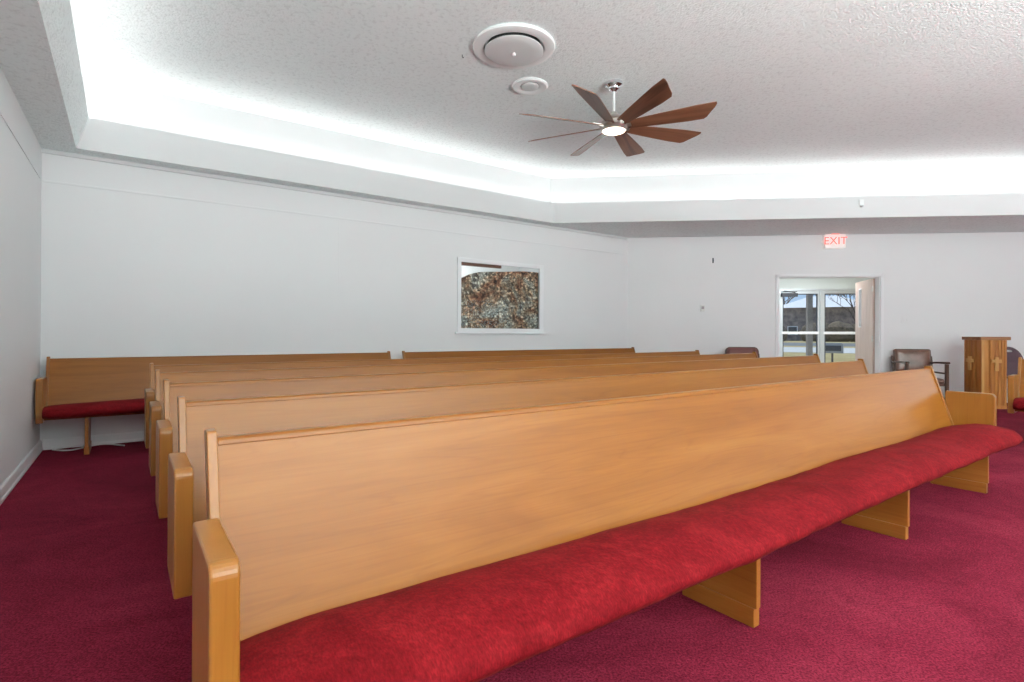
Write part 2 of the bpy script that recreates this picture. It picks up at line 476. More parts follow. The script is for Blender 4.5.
# foyer
def fb(name, x0, x1, y0, y1, z0, z1, m):
    bm = BM(); box(bm, x0, x1, y0, y1, z0, z1)
    return tag(build(name, bm, M[m], loc=(P.x, P.y, 0), rz=ang(1)), kind='structure')
fb('floor_foyer', 1.9, 6.2, .141, 3.1, -.1, -.002, 'tile')
fb('ceiling_foyer', 1.9, 6.2, .141, 3.2, 2.62, 2.7, 'foyer')
fb('wall_foyer_left', 1.9, 2.0, .141, 3.1, 0, 2.62, 'foyer')
fb('wall_foyer_right', 5.74, 5.84, .141, 3.1, 0, 2.62, 'tan')
bm = BM(); box(bm, 2.0, 3.68, 3.0, 3.12, 0, 2.62); box(bm, 3.68, 5.74, 3.0, 3.12, 2.15, 2.62); box(bm, 5.54, 5.74, 3.0, 3.12, 0, 2.15)
tag(build('wall_foyer_front', bm, M['foyer'], loc=(P.x, P.y, 0), rz=ang(1)), kind='structure')
bm = BM()
for a, b in ((3.68, 3.725), (4.575, 4.625), (5.475, 5.54)): box(bm, a, b, 2.98, 3.08, 0, 2.15)
box(bm, 3.725, 5.475, 2.98, 3.08, 2.105, 2.15)
tag(build('trim_7', bm, M['alu'], loc=(P.x, P.y, 0), rz=ang(1), bevel=.002), kind='structure')
for nm, a, b in (('door_2', 3.73, 4.57), ('door_3', 4.63, 5.47)):
    d_ = empty(nm, along(1, a, -3.0), ang(1)); tag(d_, kind='structure')
    w = b-a
    bm = BM()
    box(bm, .0, .045, 0, .045, .01, 2.10); box(bm, w-.045, w, 0, .045, .01, 2.10)
    box(bm, .045, w-.045, 0, .045, 2.04, 2.10); box(bm, .045, w-.045, 0, .045, .01, .2)
    build('stile', bm, M['alu'], d_, bevel=.002)
    bm = BM()
    for q0, q1, r0, r1 in ((.045, .062, .2, 2.04), (w-.062, w-.045, .2, 2.04), (.062, w-.062, 2.02, 2.04), (.062, w-.062, .2, .22)):
        box(bm, q0, q1, -.004, .035, r0, r1)
    build('gasket', bm, M['gasket'], d_)
    bm = BM(); box(bm, .02, w-.02, -.02, .045, 1.125, 1.185)
    build('push_bar', bm, M['trimp'], d_, bevel=.004)
    bm = BM(); box(bm, .045, w-.045, .02, .026, .2, 2.04); build('door_pane', bm, M['glass'], d_)
    if nm == 'door_2':
        bm = BM(); box(bm, .0, .34, -.08, -.001, 1.97, 2.05)
        box(bm, .02, .32, -.09, -.075, 2.075, 2.09); tube(bm, [(.30, -.05, 2.06), (.16, -.13, 2.08), (.05, -.06, 2.1)], .01)
        build('door_closer', bm, M['gasket'], d_)

# unseen windows added behind the photographer to bring in light
wn = 2
for i, a, b in ((2, 1.0, 3.2), (3, 1.0, 3.4), (3, 4.6, 7.0), (4, .8, 3.0), (4, 4.2, 6.4), (5, 1.8, 4.0)):
    Pq = Wp[i]
    r_ = empty('window_%d' % wn, (Pq.x, Pq.y, 0), ang(i)); tag(r_, kind='structure'); wn += 1
    bm = BM(); z0, z1 = .9, 2.5
    for q in (a, (a+b)/2-.025, b-.05): box(bm, q, q+.05, .02, .09, z0, z1)
    for q in (z0, (z0+z1)/2-.02, z1-.05): box(bm, a, b, .025, .085, q, q+.05)
    build('window_frame', bm, M['trimp'], r_)
    bm = BM(); box(bm, a, b, .05, .056, z0, z1); build('window_pane', bm, M['glass'], r_)

# ------------------------------------------------------------------ pews
def cushion_mesh(L, seed, taper=.10):
    bm = BM()
    # section (y towards the back, z): closed loop
    sec = [(.262,.360),(.272,.42),(.262,.425),(.225,.443),(.16,.462),(.09,.472),(.02,.474),(-.04,.467),(-.090,.450),(-.120,.427),
           (-.128,.402),(-.112,.379),(-.07,.362),(0,.350),(.1,.345),(.2,.352)]
    x0, x1 = .054, L-.054
    n = int((x1-x0)/.035)
    cy, cz = .08, .415
    rings = []
    for i in range(n+1):
        t = i/n; x = x0+(x1-x0)*t
        d = min(x-x0, x1-x)
        e = min(1, d/.075); k = .88+.12*math.sqrt(max(0, 1-(1-e)**2)); e2 = min(1, (x-x0)/.26, (x1-x)/.07); kz = 1-taper+taper*math.sin(e2*math.pi/2)
        row = []
        for j, (y, z) in enumerate(sec):
            q = Vector((x*1.7+seed*13, y*3.1, z*3))
            w = noise.noise(q)*.012 + noise.noise(q*3.3)*.006 + noise.noise(q*8)*.0025
            front = max(0.0, min(1.0, (.10-y)/.2)) if z > .35 else .25
            yy = cy+(y-cy)*k; zz = .39+(z-.39)*kz*(k*.5+.5)
            top = 1 if z > .44 else .3
            zz += w*(.8*top+.2)*(.55 if y > .18 else 1); yy += -abs(w)*.9*front
            zz += .006*math.sin(x*2.1+seed)*top
            tr = max(0, min(1, (x-(x1-1.3))/1.1))
            if seed == 1: zz += .026*tr*tr*(3-2*tr)*top; yy -= .028*tr*tr*front
            row.append(bm.verts.new((x, min(yy, .275), zz)))
        rings.append(row)
    m_ = len(sec)
    for a, b in zip(rings, rings[1:]):
        for j in range(m_):
            bm.faces.new((a[j], a[(j+1) % m_], b[(j+1) % m_], b[j]))
    bm.faces.new(rings[0][::-1]); bm.faces.new(rings[-1])
    return bm

def arm_profile():
    # (y, z) of the end panel: y=0 front edge, rounded upper front corner
    r = .028; pts = [(0, .315)]
    for k in range(7):
        a = math.pi - k*math.pi/2/6
        pts.append((r+r*math.cos(a), .703-r+r*math.sin(a)))
    pts += [(.285, .703), (.285, .315)]
    return pts

def make_pew(L, legs, seed, loc, rz, label, group=None, cat='pew', right_post=True):
    root = empty('church_pew', loc, rz); tag(root, label, cat, group)
    TH_ = .051
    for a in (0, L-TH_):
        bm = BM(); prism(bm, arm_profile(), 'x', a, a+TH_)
        build('end_panel', bm, M['oak_up_lit'], root, bevel=.006, seg=3)
    # leaning back board:   front face from (y .235,z .44) to (y .365,z .845)
    def lean(z): return .235+(z-.44)*.325
    bm = BM(); za, zb = .40, .850; t = .022
    prism(bm, [(lean(za), za), (lean(zb), zb), (lean(zb)+t, zb), (lean(za)+t, za)], 'x', .058, L-.058)
    build('backrest', bm, M['oak'], root)
    bm = BM(); zc = .848
    prism(bm, [(lean(zc)-.002, zc), (lean(.860)-.002, .860), (lean(.865)+.003, .866), (lean(.865)+.027, .866), (lean(.86)+.028, .860), (lean(zc)+.028, zc)], 'x', .058, L-.058)
    build('back_rail', bm, M['oak'], root, bevel=.003, seg=2)
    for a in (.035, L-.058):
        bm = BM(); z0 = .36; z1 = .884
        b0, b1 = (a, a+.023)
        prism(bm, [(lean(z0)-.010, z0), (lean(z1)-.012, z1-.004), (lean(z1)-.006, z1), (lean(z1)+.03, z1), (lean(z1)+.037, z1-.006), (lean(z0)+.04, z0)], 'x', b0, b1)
        build('end_post', bm, M['oak_up_lit'], root, bevel=.003)
    bm = BM(); prism(bm, [(.03, .337), (.03, .352), (.26, .372), (.26, .355)], 'x', .052, L-.052)
    build('seat', bm, M['oak'], root)
    build('seat_cushion', cushion_mesh(L, seed, .20 if seed == 1 else .07), M['velvet'], root, smooth=True, angle=60)
    for lx in legs:
        bm = BM()
        prism(bm, [(.030, .072), (.030, .335), (.37, .372), (.37, .072)], 'x', lx, lx+.028)
        prism(bm, [(.038, 0), (.038, .072), (.362, .072), (.362, 0)], 'x', lx-.006, lx+.034)
        prism(bm, [(.006, .315), (.006, .328), (.2, .35), (.2, .33)], 'x', lx, lx+.028)
        build('leg', bm, M['oak_y'], root, bevel=.002)
    return root
RZP = math.pi/2-TP; RZW = math.pi/2-TH
rows = [ (.124, -1.085, 4.909, [.322, 1.832, 3.343, 4.827], 'honey oak church pew nearest the camera, with long red velvet cushion in view'),
         (.124, -1.90, 5.81, None, 'honey oak church pew directly behind the front one, second row'),
         (.124, -2.757, 6.75, None, 'honey oak church pew in the third row from the front'),
         (.124, -3.595, 6.84, None, 'honey oak church pew in the fourth row, ending before brown-backed chair'),
         (.124, -4.47, 6.81, None, 'honey oak church pew in the fifth row, last before the wall pews') ]
for k, (u, v_, L, lg, lab) in enumerate(rows):
    if lg is None:
        nL = round((L-.5)/1.5); lg = [.32+(L-.42)*i/nL for i in range(nL+1)]; lg[-1] = L-.1
    make_pew(L, lg, k+1, UV(u, v_, 0, TP), RZP, lab, 'rows of oak pews')
make_pew(3.425, [.335, 1.70, 3.08], 11, UV(-.695, -6.185), RZW, 'short oak pew against the long white wall in left corner, red cushion showing', 'oak pews along the wall')
make_pew(4.45, [.31, 1.65, 3.0, 4.1], 12, UV(2.84, -6.185), RZW, 'oak pew against long white wall below the curtained window, only top rail showing', 'oak pews along the wall')
make_pew(2.6, [.31, 1.3, 2.3], 13, (5.135, 5.575, 0), R(-50.8), 'oak pew turned sideways at right edge in front of plum chair, mostly out of frame')

# ------------------------------------------------------------------ fan
fc = Vector((.99, 5.27, 0))
fan = empty('ceiling_fan', (fc.x, fc.y, TOP)); tag(fan, 'eight-bladed brown ceiling fan with round warm light hanging from textured ceiling', 'ceiling fan')
bm = BM(); lathe(bm, [(0, -.001), (.082, -.001), (.085, -.012), (.083, -.03), (.05, -.05), (.046, -.06), (.05, -.066), (.03, -.082), (.02, -.092), (0, -.092)], 40)
build('mounting_canopy', bm, M['chrome'], fan, smooth=True)
bm = BM(); tube(bm, [(0,0,-.08), (0,0,-.33)], .011, 16); build('downrod', bm, M['white'], fan, smooth=True)
bm = BM(); lathe(bm, [(0, -.292), (.03, -.292), (.035, -.31), (.085, -.345), (.088, -.36), (.065, -.375), (.065, -.39), (.125, -.392), (.138, -.41), (.138, -.435), (.122, -.45), (.114, -.462), (0, -.462)], 48)
build('motor_housing', bm, M['nickel'], fan, smooth=True)
bm = BM(); lathe(bm, [(.118, -.456), (.122, -.468), (.114, -.476), (.108, -.464)], 48); build('light_ring', bm, M['nickel'], fan, smooth=True)
bm = BM(); lathe(bm, [(.110, -.465), (.104, -.480), (.07, -.488), (0, -.492)], 48); build('light_lens', bm, M['lens'], fan, smooth=True)
ZB = -.432
def blade_bm(bm_only=True):
    bm = BM()
    nseg = 16; top = []; rootr, tipr = .14, .955
    rows_ = []
    for i in range(nseg+1):
        t = i/nseg
        w = .095+(.185-.095)*min(1, t*1.25)**.8
        # -y edge is the longer one, the end is cut on a slant with soft corners
        xa = rootr+(tipr-rootr)*t                  # -y edge
        xb = rootr+((tipr-.13)-rootr)*t             # +y edge
        rows_.append((xa, xb, w))
    loop = [(xa, -w/2) for xa, xb, w in rows_]
    w = rows_[-1][2]
    loop += [(tipr+.003, -w/2+.018), (tipr-.02, -w/2+.06), (tipr-.055, 0.01), (tipr-.10, w/2-.02), (tipr-.125, w/2-.004)]
    loop += [(xb, w/2) for xa, xb, w in rows_[::-1]]
    a = [bm.verts.new((x, y, .004)) for x, y in loop]; b = [bm.verts.new((x, y, -.004)) for x, y in loop]
    n = len(loop); bm.faces.new(a); bm.faces.new(b[::-1])
    for i in range(n): bm.faces.new((a[i], b[i], b[(i+1) % n], a[(i+1) % n]))
    return bm
bl_me = None
for k in range(8):
    phi = -71.5+45*k
    Mx = Matrix.Rotation(R(phi), 4, 'Z') @ Matrix.Translation((0, 0, ZB)) @ Matrix.Rotation(R(-20), 4, 'X')
    if bl_me is None:
        ob = build('blade', blade_bm(), M['blade'], fan); bl_me = ob.data
        bmk = BM(); box(bmk, .10, .24, -.03, .03, .0042, .010); box(bmk, .09, .17, -.022, .022, -.010, -.0042)
        kb = build('blade_bracket', bmk, M['nickel'], ob, bevel=.002); k_me = kb.data
    else:
        ob = link('blade', bl_me, None, fan)
        kb = link('blade_bracket', k_me, None, ob)
    ob.matrix_local = Mx

# ------------------------------------------------------------------ ceiling vents
v1 = empty('air_diffuser', (.007, 4.60, TOP)); tag(v1, 'large round white air diffuser in ceiling with domed centre disc', 'air vent', )
bm = BM(); lathe(bm, [(.345, -.001), (.352, -.012), (.345, -.026), (.31, -.036), (.262, -.030), (.25, -.001)], 64)
build('outer_ring', bm, M['white'], v1, smooth=True)
bm = BM(); lathe(bm, [(0, -.038), (.24, -.038), (.250, -.046), (.252, -.052), (.245, -.057), (.15, -.062), (0, -.066)], 64)
build('centre_disc', bm, M['vent_disc'], v1, smooth=True)
bm = BM(); lathe(bm, [(0, -.002), (.23, -.002), (.23, -.036), (0, -.036)], 32); build('throat', bm, M['dark'], v1)
bm = BM(); lathe(bm, [(.016, -.064), (.018, -.078), (.012, -.086), (0, -.088)], 20); build('knob', bm, M['white'], v1, smooth=True)
v2 = empty('air_diffuser', (.167, 5.33, TOP)); tag(v2, 'small round white air diffuser in ceiling beside the fan', 'air vent')
bm = BM(); lathe(bm, [(.175, -.001), (.178, -.012), (.165, -.024), (.12, -.022), (.095, -.012), (.09, -.004)], 48)
build('outer_ring', bm, M['white'], v2, smooth=True)
bm = BM(); lathe(bm, [(0, -.002), (.09, -.002), (.085, -.022), (.06, -.03), (0, -.032)], 40); build('centre_disc', bm, M['vent_disc'], v2, smooth=True)
bm = BM(); tube(bm, [(0,0,0), (0,0,-.02), (.008,0,-.03), (.014,0,-.022)], .003, 8)
tag(build('ceiling_hook', bm, M['dark'], loc=(-.45, 4.75, TOP)), 'tiny dark hook in the ceiling left of the large round diffuser', 'hook')

# ------------------------------------------------------------------ things on the right wall
ex = empty('exit_sign', along(1, 3.475, .0), ang(1)); tag(ex, 'lit white exit sign with red letters above the open doorway', 'exit sign')
bm = BM(); box(bm, -.165, .165, -.085, -.001, 2.60, 2.83); build('housing', bm, M['exit_white'], ex, bevel=.006)
bm = BM(); box(bm, -.06, .06, -.09, -.02, 2.8305, 2.8375); build('top_glow', bm, M['exit_red'], ex)  # red glow above the sign, put in as an emissive plate
fc_ = bpy.data.curves.new('exit_letters', 'FONT'); fc_.body = 'EXIT'; fc_.size = .185; fc_.align_x = 'CENTER'; fc_.align_y = 'CENTER'; fc_.extrude = .002
fo = bpy.data.objects.new('exit_lettering', fc_); COL.objects.link(fo); fo.parent = ex; fo.location = (0, -.088, 2.715); fo.rotation_euler = (math.pi/2, 0, 0)
fc_.materials.append(M['exit_red'])
bpy.context.view_layer.update()
me_ = bpy.data.meshes.new_from_object(fo.evaluated_get(bpy.context.evaluated_depsgraph_get()))
bpy.data.objects.remove(fo)
fo = link('lettering', me_, None, ex, (0, -.088, 2.715)); fo.rotation_euler = (math.pi/2, 0, 0)
bm = BM(); tube(bm, [(-.166, -.04, 2.71), (-.19, -.05, 2.71)], .022, 16); build('test_lamp', bm, M['exit_white'], ex, smooth=True)

th = empty('thermostat', along(1, 1.30, 0, 1.578), ang(1)); tag(th, 'small pale grey thermostat on the white wall below dark bracket', 'thermostat')
bm = BM(); box(bm, -.036, .036, -.024, -.001, -.058, .058); build('cover', bm, M['offwhite'], th, bevel=.005)
bm = BM(); box(bm, -.022, .022, -.027, -.0245, -.02, .03); build('display', bm, M['grey'], th)
br = empty('wall_bracket', along(1, 1.477, 0, 2.416), ang(1)); tag(br, 'small dark metal bracket high on the white wall above thermostat', 'bracket')
bm = BM(); box(bm, -.012, .012, -.006, -.001, -.045, .045); build('plate', bm, M['gasket'], br, bevel=.001)
bm = BM(); tube(bm, [(0, -.005, -.02), (0, -.04, -.02), (0, -.045, .01)], .006, 8); build('peg', bm, M['gasket'], br)
for s_, z_, lab in ((2.30, 1.345, 'faint white switch plate on wall just left of the open doorway'), (4.633, 1.372, 'faint white switch plate on wall above the brown leather armchair')):
    sp = empty('switch_plate', along(1, s_, 0, z_), ang(1)); tag(sp, lab, 'light switch')
    bm = BM(); box(bm, -.058, .058, -.007, -.001, -.057, .057); build('plate', bm, M['wall'], sp, bevel=.002)
    for q in (-.023, .023):
        bm = BM(); box(bm, q-.005, q+.005, -.018, -.0072, -.012, .012); build('toggle', bm, M['wall'], sp, bevel=.001)
# little white sensor on the right-hand fascia
fp = Vector((.651, 8.377)) + Wd*4.49; nr = Vector((Wd.y, -Wd.x))
sn = empty('motion_sensor', (fp.x+nr.x*.0, fp.y+nr.y*.0, 3.05), ang(1)); tag(sn, 'small white sensor fixed to the soffit edge above the doorway', 'sensor')
bm = BM(); box(bm, -.03, .03, -.022, -.001, -.04, .05); build('body', bm, M['white'], sn, bevel=.004)
bm = BM(); lathe(bm, [(0, -.065), (.016, -.06), (.024, -.045), (.024, -.041), (0, -.041)], 20, c=(0, -.02, 0)); build('lens', bm, M['grey'], sn, smooth=True)

# white cord on the floor in the left corner
bm = BM(); pts = []
p0 = UV(-.66, -6.64)
for t in range(24):
    a = t/23
    q = UV(-.62+.55*a, -6.62+.10*math.sin(a*7)+.08*a, .008)
    pts.append(q)
tube(bm, pts, .007, 8)
tag(build('power_cord', bm, M['white'], smooth=True), 'short white power cord on carpet under the corner pew', 'cord')

# ------------------------------------------------------------------ chairs
def rounded_rect(x0, x1, z0, z1, r, n=6):
    pts = []
    for cx, cz, a0 in ((x1-r, z1-r, 0), (x0+r, z1-r, 90), (x0+r, z0+r, 180), (x1-r, z0+r, 270)):
        for k in range(n+1):
            a = R(a0+90*k/n); pts.append((cx+r*math.cos(a), cz+r*math.sin(a)))
    return pts
def pad(bm, x0, x1, z0, z1, r, y0, y1, bulge):
    """upright padded panel with a soft front (towards -y)"""
    o = rounded_rect(x0, x1, z0, z1, r); cx, cz = (x0+x1)/2, (z0+z1)/2
    loops = []
    for sc2, y in ((1, y1), (1, y0), (.93, y0-bulge*.6), (.75, y0-bulge*.9), (.4, y0-bulge)):
        loops.append([bm.verts.new((cx+(x-cx)*sc2, y, cz+(z-cz)*sc2)) for x, z in o])
    n = len(o)
    bm.faces.new(loops[0])
    for a, b in zip(loops, loops[1:]):
        for i in range(n): bm.faces.new((a[i], a[(i+1) % n], b[(i+1) % n], b[i]))
    bm.faces.new(loops[-1])

# leather armchair (local: +y is the back, towards the wall)
def armchair(loc, rz, label, hb=.885, rounded=.02, padm='leather', arms=True, bw=.53):
    r_ = empty('armchair' if arms else 'side_chair', loc, rz); tag(r_, label, 'chair')
    W = .605
    xl, xr = -W/2, W/2
    # leaning back
    lean = Matrix.Translation((0, .17, .42)) @ Matrix.Rotation(R(-9), 4, 'X') @ Matrix.Translation((0, 0, -.42))
    bm = BM(); pad(bm, -bw/2+.012, bw/2-.012, .52, hb-.012, max(rounded-.005, .012), -.012, .02, .03)
    for v in bm.verts: v.co = lean @ v.co
    build('back_cushion', bm, M[padm], r_, smooth=True)
    bm = BM()
    o = rounded_rect(-bw/2, bw/2, .50, hb, rounded+.01); i_ = rounded_rect(-bw/2+.016, bw/2-.016, .516, hb-.016, max(rounded-.004, .006))
    n = len(o)
    for y0, y1 in ((-.016, .028),):
        a = [bm.verts.new((x, y0, z)) for x, z in o]; b = [bm.verts.new((x, y1, z)) for x, z in o]
        c = [bm.verts.new((x, y0, z)) for x, z in i_]; d = [bm.verts.new((x, y1, z)) for x, z in i_]
        for k in range(n):
            j = (k+1) % n
            bm.faces.new((a[k], a[j], b[j], b[k])); bm.faces.new((c[k], c[j], d[j], d[k])); bm.faces.new((a[k], a[j], c[j], c[k])); bm.faces.new((b[k], b[j], d[j], d[k]))
    for v in bm.verts: v.co = lean @ v.co
    build('back_frame', bm, M['walnut'], r_, bevel=.003)
    bm = BM()
    prism(bm, [(-.255, .36), (-.265, .385), (-.25, .425), (-.1, .438), (.1, .43), (.17, .41), (.17, .36)], 'x', -.24, .24)
    build('seat_cushion', bm, M[padm], r_, smooth=True, bevel=.012, seg=3)
    bm = BM(); box(bm, -.275, .275, -.25, .19, .315, .362); build('seat_frame', bm, M['walnut'], r_, bevel=.004)
    for sx in (-1, 1):
        x = sx*.275
        bm = BM(); box(bm, x-.022, x+.022, -.27, -.226, 0, .66 if arms else .36); build('leg', bm, M['walnut'], r_, bevel=.004)
        bm = BM(); prism(bm, [(.20, 0), (.245, 0), (.215, .42), (.275, hb-.12), (.24, hb-.12), (.172, .42)], 'x', x-.018, x+.018); build('leg', bm, M['walnut'], r_, bevel=.004)
        if arms:
            bm = BM(); prism(bm, [(-.29, .665), (-.295, .69), (-.27, .70), (.0, .69), (.25, .675), (.25, .65), (0, .66), (-.2, .662)], 'x', x-.028, x+.028)
            build('armrest', bm, M['walnut'], r_, bevel=.006)
            bm = BM(); box(bm, x-.010, x+.010, -.22, .2, .50, .525); build('side_rail', bm, M['walnut'], r_, bevel=.002)
    bm = BM(); box(bm, -.26, .26, -.01, .01, .16, .19); build('stretcher', bm, M['walnut'], r_, bevel=.002)
    return r_
armchair(along(1, 4.615, .40), ang(1)-R(8), 'old brown leather armchair with dark wooden arms against wall right of doorway', hb=.888)
armchair(along(1, 1.905, .45), ang(1), 'dark framed chair with maroon rounded back showing above the pews, left of doorway', hb=.905, rounded=.07, padm='maroon_pad', arms=False, bw=.55)

# plum stacking chair with arched back and hand slot
pc = empty('stacking_chair', (8.08, 8.42, 0), ang(1)+R(-4)); tag(pc, 'plum plastic chair with arched back and hand slot beside the pine pedestal', 'chair')
bm = BM()
outer = [(-.225, .50)] + [(-.225*math.cos(R(a)), .70+.262*math.sin(R(a))) for a in range(0, 181, 12)] + [(.225, .50), (.2, .46), (-.2, .46)]
slot = [(.075*math.cos(R(a)), .892+.02*math.sin(R(a))) for a in range(0, 360, 20)]
# back shell with a real slot: bridge outer loop to slot loop
no, ns = len(outer), len(slot)
def shell(y):
    return [bm.verts.new((x, y+.35*(x*x), z)) for x, z in outer], [bm.verts.new((x, y+.35*x*x, z)) for x, z in slot]
fo_, fs_ = shell(0); bo_, bs_ = shell(.022)
def bridge(O, S, flip):
    es = []
    for Lp in (O, S):
        for i in range(len(Lp)):
            e = bm.edges.get((Lp[i], Lp[(i+1) % len(Lp)])) or bm.edges.new((Lp[i], Lp[(i+1) % len(Lp)])); es.append(e)
    bmesh.ops.triangle_fill(bm, edges=es, use_beauty=True, use_dissolve=False)
bridge(fo_, fs_, False); bridge(bo_, bs_, True)
for a, b in ((fo_, bo_), (fs_, bs_)):
    for i in range(len(a)):
        j = (i+1) % len(a)
        bm.faces.new((a[i], a[j], b[j], b[i]))
for v in bm.verts: v.co = Matrix.Translation((0, .2, 0)) @ Matrix.Rotation(R(-10), 4, 'X') @ Matrix.Translation((0, .08, 0)) @ v.co
build('back_shell', bm, M['plum'], pc)
bm = BM(); prism(bm, rounded_rect(-.215, .215, -.21, .20, .05), 'z', .435, .46)
build('seat', bm, M['plum'], pc, bevel=.008, seg=3)
for sx in (-1, 1):
    bm = BM(); tube(bm, [(sx*.23, -.24, 0), (sx*.215, -.2, .43), (sx*.215, .18, .445), (sx*.215, .22, .55), (sx*.21, .30, .78)], .011, 10); build('side_frame', bm, M['gold'], pc, smooth=True)
    bm = BM(); tube(bm, [(sx*.235, .27, 0), (sx*.218, .14, .43)], .011, 10); build('leg', bm, M['gold'], pc, smooth=True)

# ------------------------------------------------------------------ pine pedestal with crosses
pd = empty('pine_pedestal', (7.16, 8.20, 0), ang(1)+R(1.5)); tag(pd, 'knotty pine pedestal stand with a wooden cross on each side, near right wall', 'pedestal')
pw, pdp = .35, .34
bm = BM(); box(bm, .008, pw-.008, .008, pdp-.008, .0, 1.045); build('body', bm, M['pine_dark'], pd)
def boards(face):
    """vertical boards of differing widths with battens"""
    out = []
    ws = [.10, .085, .09, .075]; t = 0
    for k, w in enumerate(ws):
        out.append((t+.003, t+w-.003)); t += w
    return out
for k, (a, b) in enumerate(boards(0)):
    bm = BM(); box(bm, a, min(b, pw-.0), -.006, .008, .0, 1.045); build('board', bm, M['pine'] if k % 2 else M['pine'], pd, bevel=.002)
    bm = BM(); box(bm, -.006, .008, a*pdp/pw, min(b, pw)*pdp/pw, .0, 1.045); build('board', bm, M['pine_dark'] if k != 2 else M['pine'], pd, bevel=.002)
for x in (.0, .1175, .2325, pw-.03):
    bm = BM(); box(bm, x-.004 if x else -.012, x+.026, -.016, -.0065, .0, 1.045); build('batten', bm, M['pine_pale'] if x == 0 else M['pine'], pd, bevel=.002)
for y in (.115, .23, pdp-.03):
    bm = BM(); box(bm, -.016, -.0065, y-.004, y+.022, .0, 1.045); build('batten', bm, M['pine'], pd, bevel=.002)
bm = BM(); box(bm, -.014, pw+.004, -.014, pdp+.004, .0, .05); build('base_trim', bm, M['pine'], pd, bevel=.003)
bm = BM(); prism(bm, [(-.035, -.03), (pw+.045, -.03), (pw+.045, pdp+.02), (-.035, pdp+.02)], 'z', 1.046, 1.096); build('top', bm, M['pine_top'], pd, bevel=.005)
cr = empty('cross', (0,0,0)); bpy.data.objects.remove(cr)
bm = BM(); cxx = .185
cxx = .19
prism(bm, [(cxx-.026,.575),(cxx+.026,.575),(cxx+.026,.70),(cxx+.07,.70),(cxx+.07,.752),(cxx+.026,.752),(cxx+.026,.79),(cxx-.026,.79),(cxx-.026,.752),(cxx-.07,.752),(cxx-.07,.70),(cxx-.026,.70)], 'y', -.038, -.0165)
build('cross', bm, M['pine_pale'], pd, bevel=.003)
bm = BM(); cy_ = .20
prism(bm, [(cy_-.026,.575),(cy_+.026,.575),(cy_+.026,.70),(cy_+.07,.70),(cy_+.07,.752),(cy_+.026,.752),(cy_+.026,.79),(cy_-.026,.79),(cy_-.026,.752),(cy_-.07,.752),(cy_-.07,.70),(cy_-.026,.70)], 'x', -.038, -.0165)
build('cross', bm, M['pine_pale'], pd, bevel=.003)

# ------------------------------------------------------------------ outdoors beyond the foyer doors (seen through glass)
def strip_mat(name, c1, c2, scale=.6):
    m = mat(name, c1, .9, spec=.1); v = coords(m); n_ = noise_n(m, v, scale, 5, .65)
    setc(m, ramp(m, n_, [(.35, c1), (.65, c2)])); return m
M['lawn'] = strip_mat('winter_lawn', (.34,.27,.12), (.46,.38,.2), .5)
M['road'] = strip_mat('asphalt', (.16,.17,.18), (.22,.23,.24))
M['walk'] = strip_mat('concrete', (.50,.50,.48), (.60,.60,.58))
M['brick'] = strip_mat('house_brick', (.16,.13,.13), (.42,.33,.29), .9)
M['roofw'] = mat('pale_roof', (.75,.76,.78), .7)
M['bark'] = strip_mat('bark', (.12,.09,.075), (.2,.16,.14), 6)
M['hedge'] = strip_mat('hedge_leaf', (.09,.08,.06), (.22,.17,.13), 5)
M['post'] = strip_mat('porch_post', (.22,.18,.15), (.32,.27,.23), 4)
ex0 = along(1, 4.5, -3.3); oa = math.atan2(ex0.y, ex0.x)      # outward sight direction from the room
od = Vector((math.cos(oa), math.sin(oa))); orr = Vector((od.y, -od.x))
def outp(dist, lat, z=0): return Vector((od.x*dist+orr.x*lat, od.y*dist+orr.y*lat, z))
def ground(name, d0, d1, w, z, m, t=.05):
    bm = BM(); vs = [outp(d0, -w), outp(d0, w), outp(d1, w), outp(d1, -w)]
    prism(bm, [(p.x, p.y) for p in vs], 'z', z-t, z)
    tag(build(name, bm, M[m]), kind='structure')
ground('ground_lawn', 16.5, 260, 160, -.15, 'lawn', .4)
ground('ground_pavement', 43, 60, 150, -.14, 'walk')
ground('ground_road', 68, 92, 150, -.14, 'road')
ground('ground_walkway', 16.6, 21, 12, -.14, 'walk')
orz = math.atan2(orr.y, orr.x)
# house across the road (local x lateral, y away)
h = empty('house', outp(120, 1.5, -.15), orz); tag(h, 'low brick house with broad pale roof across the road, seen through foyer doors', 'house')
bm = BM(); box(bm, -7, 9, 0, 9, 0, 6.5)
build('wall', bm, M['brick'], h)
bm = BM(); vs = [bm.verts.new(q) for q in ((-8,-1,6.5),(10,-1,6.5),(10,10.2,6.5),(-8,10.2,6.5),(-1.5,4.5,9.0),(3,4.5,9.0))]
for q in ((0,1,5,4),(1,2,5),(2,3,4,5),(3,0,4),(0,3,2,1)): bm.faces.new([vs[i] for i in q])
build('roof', bm, M['roofw'], h)
for x in (-5.5, -2, 3.2, 6.2):
    bm = BM(); box(bm, x, x+1.8, -.06, 0.02, 1.2, 2.9); w_ = build('window', bm, M['trimp'], h)
    bm = BM(); box(bm, x+.15, x+1.65, -.08, -.061, 1.35, 2.75); build('pane', bm, M['gasket'], w_)
bm = BM(); box(bm, 0, 1.1, -.06, .02, 0, 2.3); build('front_door', bm, M['white'], h)
# hedge
for lat, w_, lab in ((-9, 7.5, 'dark leafless hedge in front of the brick house, left stretch'), (4, 9, 'dark leafless hedge in front of the brick house, right stretch')):
    bm = BM()
    for k in range(26):
        r0 = random.uniform(.9, 2.1); cx = random.uniform(-w_/2, w_/2)
        bmesh.ops.create_icosphere(bm, subdivisions=2, radius=r0, matrix=Matrix.Translation((cx, random.uniform(-.4, .4), r0*.8)))
    for v in bm.verts: v.co += noise.noise_vector(v.co*2.2)*.35
    tag(build('hedge', bm, M['hedge'], loc=outp(112, lat, -.15), rz=orz), lab, 'hedge')
